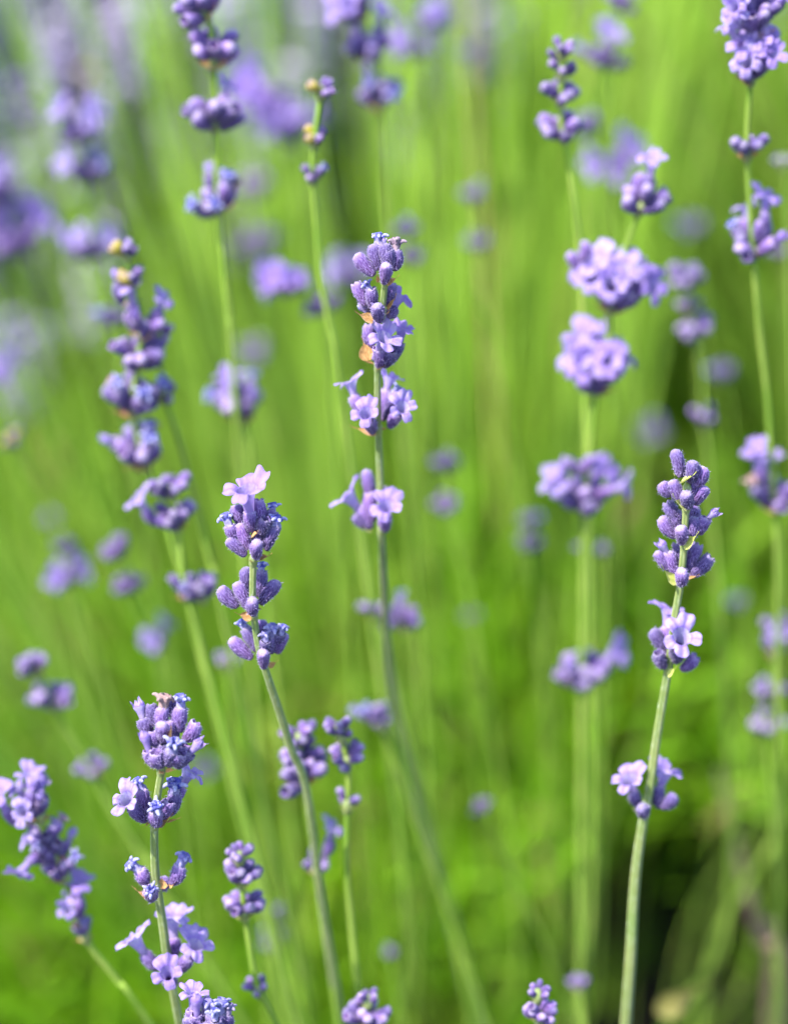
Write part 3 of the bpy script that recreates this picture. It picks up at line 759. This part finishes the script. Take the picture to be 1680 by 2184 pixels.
S('soft head of spreading purple buds over the thick stem below the middle', [(635, 1540), (640, 1610), (648, 1680), (668, 1800), (690, 1950), (722, 2184)], .862,
  [(637, 1580, 80, 'b', 6), (640, 1625, 90, 'b', 6), (632, 1672, 125, 'b', 8), (672, 1850, 80, 'm', 3)], extra=[('f', 690, 1830, 708, 1770, .9)])
S('soft narrow head of purple buds beside the spreading one, with two buds on its stem', [(730, 1500), (740, 1560), (742, 1640), (741, 1720), (740, 1850), (750, 1980), (770, 2184)], .848,
  [(722, 1555, 66, 'b', 5), (745, 1572, 60, 'b', 4), (742, 1632, 82, 'b', 7), (742, 1715, 72, 'b', 3)], brk='G')
S('blurred purple whorl with an orange brown bract right of the narrow bud head', [(800, 1490), (812, 1540), (850, 1650)], .93, [(800, 1535, 75, 'w', 6), (835, 1550, 50, 'b', 3)])
S('soft purple bud head cut by the bottom edge below the thick stems', [(788, 2110), (782, 2170), (775, 2250)], .848, [(785, 2140, 60, 'b', 4), (778, 2185, 95, 'b', 8)])
S('small purple bud head at the bottom edge right of the middle, alone among leaves', [(1146, 2090), (1147, 2160), (1150, 2250)], .832, [(1146, 2125, 50, 'b', 4), (1147, 2180, 78, 'b', 9)], brk='G')
S('tiny pale blurred bud at lower right above the lone bottom bud head', [(1230, 2060), (1232, 2110), (1245, 2184)], .95, [(1232, 2105, 48, 'b', 6)])
S('single blurred grey purple bud tip on a green stem right of the thick stems', [(1030, 1660), (1025, 1720), (1060, 1800), (1115, 1920), (1180, 2060)], .99, [(1025, 1725, 58, 'b')], sub=False)
S('blurred lilac chain of buds along the right edge past halfway down', [(1655, 1290), (1650, 1380), (1642, 1500), (1634, 1570), (1650, 1750), (1662, 2000)], .955,
  [(1655, 1345, 70, 'b', 6), (1648, 1400, 80, 'm', 7), (1642, 1490, 75, 'b', 7), (1632, 1555, 90, 'b', 5)])
S('small blurred bud at the right edge level with the two bud pairs', [(1668, 300), (1670, 360), (1680, 500)], .95, [(1670, 350, 50, 'b', 4)])
S('faint dark purple blur beside the lowest whorl of the blue withered stalk', [(485, 1360), (488, 1410), (500, 1550)], .96, [(482, 1412, 60, 'b', 4)])
S('blurred yellow and purple bud at the left edge above a green leaning stem', [(25, 880), (30, 940), (70, 1020), (115, 1110), (160, 1250)], 1.0, [(28, 945, 80, 'y')], sub=False)
S('faint grey blur low in the right hand green', [(1572, 1250), (1575, 1300), (1590, 1450)], 1.1, [(1572, 1292, 55, 'o')], sub=False)
S('small dark blurred bud beside the thick pale stem right of the middle', [(1272, 1120), (1274, 1180), (1285, 1300)], 1.0, [(1284, 1180, 48, 'o'), (1235, 1175, 36, 'b')], sub=False)
S('faint blue grey blur left of the stacked right stalk', [(1385, 870), (1390, 930), (1400, 1050)], 1.25, [(1385, 930, 90, 'o')], sub=False)
S('faint grey blur between the two right hand stalks near the top', [(1478, 430), (1482, 490), (1490, 620)], 1.2, [(1478, 490, 85, 'o')], sub=False)
S('lilac blur just left of the middle head tip', [(745, 540), (752, 600), (770, 760)], 1.08, [(745, 605, 90, 'F')], sub=False)
S('grey lilac blur just right of the middle head tip', [(868, 460), (880, 560), (890, 700)], 1.02, [(865, 500, 70, 'o'), (885, 558, 80, 'b')], sub=False)
S('grey lilac blur right of the dense round head at lower left', [(435, 1600), (438, 1660), (450, 1800)], 1.1, [(436, 1662, 66, 'o')], sub=False)
S('blurred yellow green head high at the left under the purple haze of blooms', [(215, 110), (222, 180), (235, 320)], 1.3, [(218, 165, 95, 'y')], sub=False)
S('small brownish blur at the top right of the lilac cluster', [(1000, 60), (1005, 120), (1020, 260)], 1.15, [(1002, 115, 65, 'o')], sub=False)
S('faint grey bud blur beneath the small bottom stalks in the middle', [(832, 2000), (835, 2050), (850, 2130)], 1.0, [(832, 2042, 45, 'o')], sub=False)
S('wide grey purple blur right of the four whorl stalk, below its lowest whorl', [(545, 380), (550, 480), (560, 650)], 1.22, [(545, 420, 120, 'o'), (535, 530, 110, 'b')], sub=False)
S('faint lilac blur above the blue tipped small stalk', [(535, 690), (540, 760), (555, 900)], 1.2, [(540, 760, 95, 'o')], sub=False)
S('blurred grey purple head behind the long leaning stalk, on its left', [(238, 600), (245, 680), (262, 820)], 1.0, [(240, 690, 90, 'w')], sub=False)
S('small faint blur under the two bud pair at the right, beside the edge', [(1675, 480), (1672, 560), (1678, 700)], 1.05, [(1672, 545, 60, 'm')], sub=False)

# far heads in the upper left, one by one, told apart by nothing
rnd = random.Random(5)
proto_lab = 'one of many heavily blurred grey lilac heads in the haze along the top'
spots = [(350, 70), (300, 30), (650, 20), (620, 110), (20, 60), (100, 30), (180, 20), (560, 60), (540, 340), (420, 330), (90, 620), (400, 560), (350, 400), (240, 420), (700, 90), (730, 150), (840, 20), (950, 20),
         (680, 250), (790, 330), (900, 160), (1010, 30), (1150, 60), (850, 230), (960, 230), (1080, 250), (760, 430), (680, 330), (880, 380), (620, 220), (800, 90), (280, 130), (120, 120), (30, 130), (480, 300), (600, 400), (250, 300), (150, 80), (380, 20), (230, 60), (330, 230), (70, 330), (450, 30), (510, 100), (590, 30), (740, 30), (320, 340), (560, 470), (500, 520), (660, 180)]
for i, (u, v) in enumerate(spots):
    d = rnd.uniform(1.35, 1.75)
    S(proto_lab, [(u, v - 50), (u + rnd.uniform(-6, 6), v + 20), (u + rnd.uniform(0, 30), v + 160)], d, [(u, v - 5, 85 * .8 / d * 1.6, rnd.choice('oobmf')), (u + rnd.uniform(-6, 6), v + 40, 95 * .8 / d * 1.6, rnd.choice('oobmf'))],
      sub=False, group='blurred lavender heads in the haze along the top', seed=i)
# ------------------------------------------------------------------ setting: ground, stems, leaves
def struct(name, me):
    o = bpy.data.objects.new(name, me); COL.objects.link(o); o['kind'] = 'structure'; return o
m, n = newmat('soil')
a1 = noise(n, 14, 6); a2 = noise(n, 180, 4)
c = ramp(n, a1, [(.35, (.008, .007, .004)), (.55, (.018, .014, .008)), (.75, (.04, .03, .018))])  # darker than plain earth: the shade of the lower right gap is in this colour
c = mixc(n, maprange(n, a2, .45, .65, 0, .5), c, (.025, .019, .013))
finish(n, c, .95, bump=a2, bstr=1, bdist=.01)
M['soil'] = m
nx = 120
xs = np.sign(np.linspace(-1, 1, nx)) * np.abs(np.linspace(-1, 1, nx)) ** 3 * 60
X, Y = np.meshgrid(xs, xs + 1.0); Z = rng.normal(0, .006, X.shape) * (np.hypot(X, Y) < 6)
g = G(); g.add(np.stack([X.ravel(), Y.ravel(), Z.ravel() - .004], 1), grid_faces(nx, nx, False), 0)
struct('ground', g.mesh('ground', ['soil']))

def big_mesh(name, V, F, T, mat):
    """V (n,3), F (m,3|4) uniform faces"""
    me = bpy.data.meshes.new(name)
    k = F.shape[1]
    me.vertices.add(len(V)); me.vertices.foreach_set('co', V.astype(np.float32).ravel())
    me.loops.add(F.size); me.loops.foreach_set('vertex_index', F.astype(np.int32).ravel())
    me.polygons.add(len(F)); me.polygons.foreach_set('loop_start', (np.arange(len(F)) * k).astype(np.int32))
    me.polygons.foreach_set('use_smooth', np.ones(len(F), dtype=bool))
    me.update(calc_edges=True)
    a = me.attributes.new('t', 'FLOAT', 'POINT'); a.data.foreach_set('value', T.astype(np.float32))
    me.materials.append(M[mat]); me.validate()
    return me
fw, up_, cm = np.array(FWD), np.array(UPV), np.array(CAM)
def proj(Pt):
    q = Pt - cm; d = q @ fw
    return q[..., 0] / d * FOC * 8000 + 840, -(q @ up_) / d * FOC * 8000 + 1092, d
def curves_mesh(C, rad, T, ns):
    """C (n, k, 3) centre lines, rad (n, k)"""
    n_, k_, _ = C.shape
    D = np.gradient(C, axis=1); D /= np.linalg.norm(D, axis=2, keepdims=True) + 1e-9
    ref = np.broadcast_to(np.array([.9, .4, .05]), D.shape)
    E = np.cross(D, ref); E /= np.linalg.norm(E, axis=2, keepdims=True) + 1e-9
    H = np.cross(D, E)
    a = 2 * np.pi * np.arange(ns) / ns
    V = C[:, :, None, :] + rad[:, :, None, None] * (E[:, :, None, :] * np.cos(a)[None, None, :, None] + H[:, :, None, :] * np.sin(a)[None, None, :, None])
    idx = np.arange(n_ * k_ * ns).reshape(n_, k_, ns)
    F = np.stack([idx[:, :-1, :], np.roll(idx, -1, 2)[:, :-1, :], np.roll(idx, -1, 2)[:, 1:, :], idx[:, 1:, :]], -1).reshape(-1, 4)
    return V.reshape(-1, 3), F, np.repeat(T, k_ * ns)
def blades_mesh(B, dirv, L, W, droop, T, k_=5):
    """narrow leaves: base B (n,3), unit dirv, length L, width W; returns quads"""
    n_ = len(B); s = np.linspace(0, 1, k_)
    C = B[:, None, :] + dirv[:, None, :] * (L[:, None] * s)[..., None]
    C[:, :, 2] -= (droop[:, None] * L[:, None]) * s ** 2
    side = np.cross(dirv, rng.normal(size=(n_, 3))); side /= np.linalg.norm(side, axis=1, keepdims=True) + 1e-9
    wv = np.interp(s, [0, .25, .6, .9, 1], [.35, .9, 1, .5, .05])
    off = side[:, None, :] * (W[:, None] * wv)[..., None] * .5
    V = np.stack([C - off, C + off], 2)
    idx = np.arange(n_ * k_ * 2).reshape(n_, k_, 2)
    F = np.stack([idx[:, :-1, 0], idx[:, :-1, 1], idx[:, 1:, 1], idx[:, 1:, 0]], -1).reshape(-1, 4)
    return V.reshape(-1, 3), F, np.repeat(T, k_ * 2)

bushes = [(0.05, 1.16, .26, .54, 1300), (-.42, 1.42, .24, .40, 700), (.42, 1.35, .26, .58, 1200), (.06, 1.62, .26, .55, 1200), (.75, 1.75, .28, .56, 800),
          (-.75, 1.9, .26, .34, 600), (-.30, 2.1, .26, .34, 600), (.35, 2.15, .28, .55, 1000), (-.05, 2.7, .3, .45, 700), (.8, 2.6, .3, .5, 600), (-.8, 2.7, .3, .42, 600),
          (.3, 3.3, .3, .45, 600), (-.5, 3.4, .3, .42, 600), (1.1, 3.5, .3, .5, 400), (-1.2, 3.6, .3, .42, 400), (0, 4.2, .35, .45, 500), (-1, 4.5, .35, .45, 400), (1, 4.5, .35, .45, 400)]
VS = []; Ts = []; tips = []
CC = []; RR = []
for (bx, by, br, bh, cnt) in bushes:
    r_ = np.sqrt(rng.random(cnt)) ; th = rng.random(cnt) * 2 * np.pi
    off = np.stack([r_ * np.cos(th), r_ * np.sin(th)], 1)
    B = np.concatenate([np.array([bx, by]) + off * br * .55, np.full((cnt, 1), .0)], 1)
    H = bh * rng.uniform(.8, 1.15, cnt) * (1 - .18 * r_ ** 2)
    Tp = np.concatenate([np.array([bx, by]) + off * br * rng.uniform(1.0, 1.7, (cnt, 1)) + rng.normal(0, .015, (cnt, 2)), H[:, None]], 1)
    s = np.linspace(0, 1, 9)
    mid = B * .5 + Tp * .5; mid[:, :2] = B[:, :2] * .62 + Tp[:, :2] * .38; mid += rng.normal(0, .012, mid.shape)
    C = (1 - s)[None, :, None] ** 2 * B[:, None] + 2 * (s * (1 - s))[None, :, None] * mid[:, None] + (s ** 2)[None, :, None] * Tp[:, None]
    u, v, d = proj(C)
    inn = (u > -120) & (u < 1800) & (v > -60) & (v < 2260) & (d < np.where(v < 1500, 1.18, 1.06))
    topin = (v[:, -1] > 60) & (v[:, -1] < 2184) & (u[:, -1] > -30) & (u[:, -1] < 1700)
    gp = ((((u - 1520) / 320) ** 2 + ((v - 2030) / 260) ** 2) < 1).any(1) & (rng.random(cnt) < .985)
    tl = (u[:, -1] < 700) & (v[:, -1] < 700) & (d[:, -1] < 2.2) & (rng.random(cnt) < .3)
    bad = inn.any(1) | tl | gp | (topin & (u[:, -1] > 700) & (rng.random(cnt) < .7))
    C = C[~bad]; CC.append(C)
    RR.append(np.outer(rng.uniform(.0008, .0014, len(C)), np.linspace(1.25, .6, 9)))
    tips.append(C[:, -1])
C = np.concatenate(CC); R = np.concatenate(RR)
T = rng.beta(3, 3, len(C)); T = np.where(rng.random(len(C)) < .025, 1, T * .95)
V, F, TT = curves_mesh(C, R, T, 4)
o = obj('stem_thicket', big_mesh('stem_thicket', V, F, TT, 'stem_mass'), None, (0, 0, 0))
o['kind'] = 'stuff'; o['label'] = 'mass of thin lime green stems filling the blurred background'; o['category'] = 'stems'

# leaves: mounds at the foot of each bush and grassy blades between
LB = []; LD = []; LL = []; LW = []; LR = []; LT = []
for (bx, by, br, bh, cnt) in bushes:
    near = by < 1.8
    m_ = int(cnt * (7 if near else 4))
    r_ = np.sqrt(rng.random(m_)); th = rng.random(m_) * 2 * np.pi
    hh = rng.random(m_) ** .8 * (.30 * (1 - r_ ** 2 * .65)) * (bh / .55)
    B = np.stack([bx + r_ * np.cos(th) * br * 1.25, by + r_ * np.sin(th) * br * 1.25, hh], 1)
    D = np.stack([np.cos(th) * r_, np.sin(th) * r_, np.full(m_, .9)], 1) + rng.normal(0, .45, (m_, 3)); D[:, 2] = np.abs(D[:, 2]) + .1
    D /= np.linalg.norm(D, axis=1, keepdims=True)
    LB.append(B); LD.append(D); LL.append(rng.uniform(.02, .055, m_)); LW.append(rng.uniform(.0025, .0048, m_)); LR.append(rng.uniform(0, .35, m_)); LT.append(rng.beta(2, 2, m_) * .6)
# long grass blades
m_ = 16000
B = np.stack([rng.uniform(-.9, 1.3, m_), rng.uniform(.95, 3.2, m_), np.zeros(m_)], 1)
D = np.stack([rng.normal(0, .14, m_), rng.normal(0, .14, m_), np.ones(m_)], 1); D /= np.linalg.norm(D, axis=1, keepdims=True)
kp = (B[:, 1] > 1.32) | (rng.random(m_) < .45); B = B[kp]; D = D[kp]; m_ = len(B)
LB.append(B); LD.append(D); LL.append(rng.uniform(.2, .47, m_) * np.where(B[:, 0] < -.02 * B[:, 1], .62, 1)); LW.append(rng.uniform(.003, .006, m_)); LR.append(rng.uniform(.0, .12, m_)); LT.append(rng.beta(2, 1.6, m_) * .92)
# low ground cover
m_ = 26000
B = np.stack([rng.uniform(-1.6, 1.6, m_), rng.uniform(.5, 4.5, m_), np.zeros(m_)], 1)
D = np.stack([rng.normal(0, .5, m_), rng.normal(0, .5, m_), np.ones(m_)], 1); D /= np.linalg.norm(D, axis=1, keepdims=True)
LB.append(B); LD.append(D); LL.append(rng.uniform(.03, .10, m_)); LW.append(rng.uniform(.003, .006, m_)); LR.append(rng.uniform(.1, .5, m_)); LT.append(rng.beta(2, 2, m_))
B = np.concatenate(LB); D = np.concatenate(LD); L = np.concatenate(LL); W = np.concatenate(LW); Rr = np.concatenate(LR); T = np.concatenate(LT)
u0, v0, d0 = proj(B); u1, v1, d1 = proj(B + D * L[:, None])
infr = lambda u, v: (u > -150) & (u < 1830) & (v > -80) & (v < 2300)
bad = (infr(u0, v0) & (d0 < .97)) | (infr(u1, v1) & (d1 < np.where(v1 < 1450, 1.16, .98)))
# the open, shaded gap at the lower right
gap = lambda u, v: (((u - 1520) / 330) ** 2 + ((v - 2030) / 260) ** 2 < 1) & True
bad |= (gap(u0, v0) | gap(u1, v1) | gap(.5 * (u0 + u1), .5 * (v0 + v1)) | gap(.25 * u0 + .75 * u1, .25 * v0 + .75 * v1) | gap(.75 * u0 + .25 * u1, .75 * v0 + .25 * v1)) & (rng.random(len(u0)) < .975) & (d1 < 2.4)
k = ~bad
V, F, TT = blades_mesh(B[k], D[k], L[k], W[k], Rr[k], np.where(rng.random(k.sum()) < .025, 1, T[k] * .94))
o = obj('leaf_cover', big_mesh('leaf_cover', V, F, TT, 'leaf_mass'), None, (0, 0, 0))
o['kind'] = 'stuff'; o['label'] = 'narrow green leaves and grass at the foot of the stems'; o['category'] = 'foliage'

# far lavender heads as a mass, on the tips of the thicket at the left and far back
tp = np.concatenate(tips); u, v, d = proj(tp)
sel = tp[(d > 1.45) & ((u < 900) | (v < -40) | (d > 2.4)) & (rng.random(len(tp)) < .8)]
m_ = 14000
eu = rng.uniform(-200, 1250, m_); ev = rng.uniform(-160, 900, m_); ed = rng.uniform(1.32, 2.4, m_)
kz = (ed / FOC / 8000)[:, None]
ex = cm + fw * ed[:, None] + np.array([1., 0, 0]) * ((eu - 840)[:, None] * kz) - up_ * ((ev - 1092)[:, None] * kz)
w_ = np.clip(1.15 - eu / 1150 - np.clip(ev, 0, 3000) / 800, 0, 1)
ex = ex[(rng.random(m_) < w_ ** 1.2 * .8) & (ex[:, 2] > .10) & (ex[:, 2] < .52)]
rng.shuffle(sel); ex = ex[:3200]; sel = np.concatenate([sel[:500], ex]); print('ex', len(ex))
g0 = G(); q = random.Random(3)
tiny = G(); tph = np.linspace(0, 6.283, 5, endpoint=False)
tiny.add(np.concatenate([np.stack([np.cos(tph) * r, np.sin(tph) * r, np.full(5, z)], 1) for z, r in ((0, .1), (.4, .32), (.8, .3), (1, .12))]), grid_faces(4, 5), 0, np.repeat([0, .4, .8, 1.], 5))
for i in range(6):
    for j in range(3):
        a = j * 2.09 + i * .8; dv = Vector((math.cos(a) * .8, math.sin(a) * .8, .7)).normalized()
        g0.merge(tiny, Matrix.Translation((0, 0, -i * 6.5)) @ aim(dv).to_matrix().to_4x4() @ Matrix.Diagonal((11, 11, 9, 1)))
hv0 = np.concatenate(g0.v); hf = np.array([f for f in g0.f if len(f) == 4])
ht = np.concatenate(g0.t)
kk = len(sel)
sca = rng.uniform(.0007, .0011, kk); rot = rng.random(kk) * 6.28
c_, s_ = np.cos(rot), np.sin(rot)
VV = np.stack([hv0[None, :, 0] * c_[:, None] - hv0[None, :, 1] * s_[:, None], hv0[None, :, 0] * s_[:, None] + hv0[None, :, 1] * c_[:, None], np.repeat(hv0[None, :, 2], kk, 0)], -1) * sca[:, None, None] + sel[:, None, :]
FF = (hf[None] + (np.arange(kk) * len(hv0))[:, None, None]).reshape(-1, 4)
TT = (np.clip(ht[None] * .6 + rng.uniform(-.1, .5, (kk, 1)), 0, 1)).ravel()
o = obj('distant_blooms', big_mesh('distant_blooms', VV.reshape(-1, 3), FF, TT, 'head_mass'), None, (0, 0, 0))
o['kind'] = 'stuff'; o['label'] = 'grey lilac haze of lavender blooms beyond the stems'; o['category'] = 'flowers'
print('heads', kk, 'tris', len(FF) * 2)

# woody twigs and a yellow leaf in the shaded gap
m, n = newmat('bark'); nz = noise(n, 200, 4)
finish(n, ramp(n, nz, [(.3, (.08, .055, .035)), (.7, (.18, .13, .09))]), .9, bump=nz, bstr=.6, bdist=.001); M['bark'] = m
def twig(label, pts, r):
    pw = [P(*p) for p in pts]; base = pw[-1].copy()
    base = Vector((pw[-1].x, pw[-1].y + .03, 0.0)); pw.append(base)
    sm = catmull(pw, 6); g = G()
    tube(g, [p - base for p in sm], [r * (.5 + .8 * i / len(sm)) for i in range(len(sm))], 8)
    o = obj('woody_twig', g.mesh('woody_twig', ['bark']), None, base)
    o['label'] = label; o['category'] = 'twig'; o['group'] = 'dry brown twigs in the shaded gap'
twig('long dry pinkish brown twig leaning through the dark gap at lower right', [(1530, 1640, 1.08), (1570, 1800, 1.10), (1610, 1960, 1.12), (1650, 2080, 1.14)], .0022)
twig('shorter pale twig at the right edge of the dark gap', [(1590, 1900, 1.05), (1625, 2010, 1.06), (1670, 2130, 1.07)], .0026)
m, n = newmat('yellow_leaf'); nz = noise(n, 90, 3)
finish(n, ramp(n, nz, [(.35, (.12, .12, .025)), (.65, (.19, .16, .05))]), .6, .3); M['yl'] = m
g = G(); g.merge(g_bract(33), Matrix.Identity(4))
a, b = P(1400, 2160, .97), P(1525, 2085, .96)
o = obj('yellow_leaf', g.mesh('yellow_leaf', ['yl']), None, a, aim(b - a, Vector((0, -1, .5))), (.016, .01, (b - a).length))
o['label'] = 'yellowed leaf lying over the dark gap at lower right'; o['category'] = 'leaf'
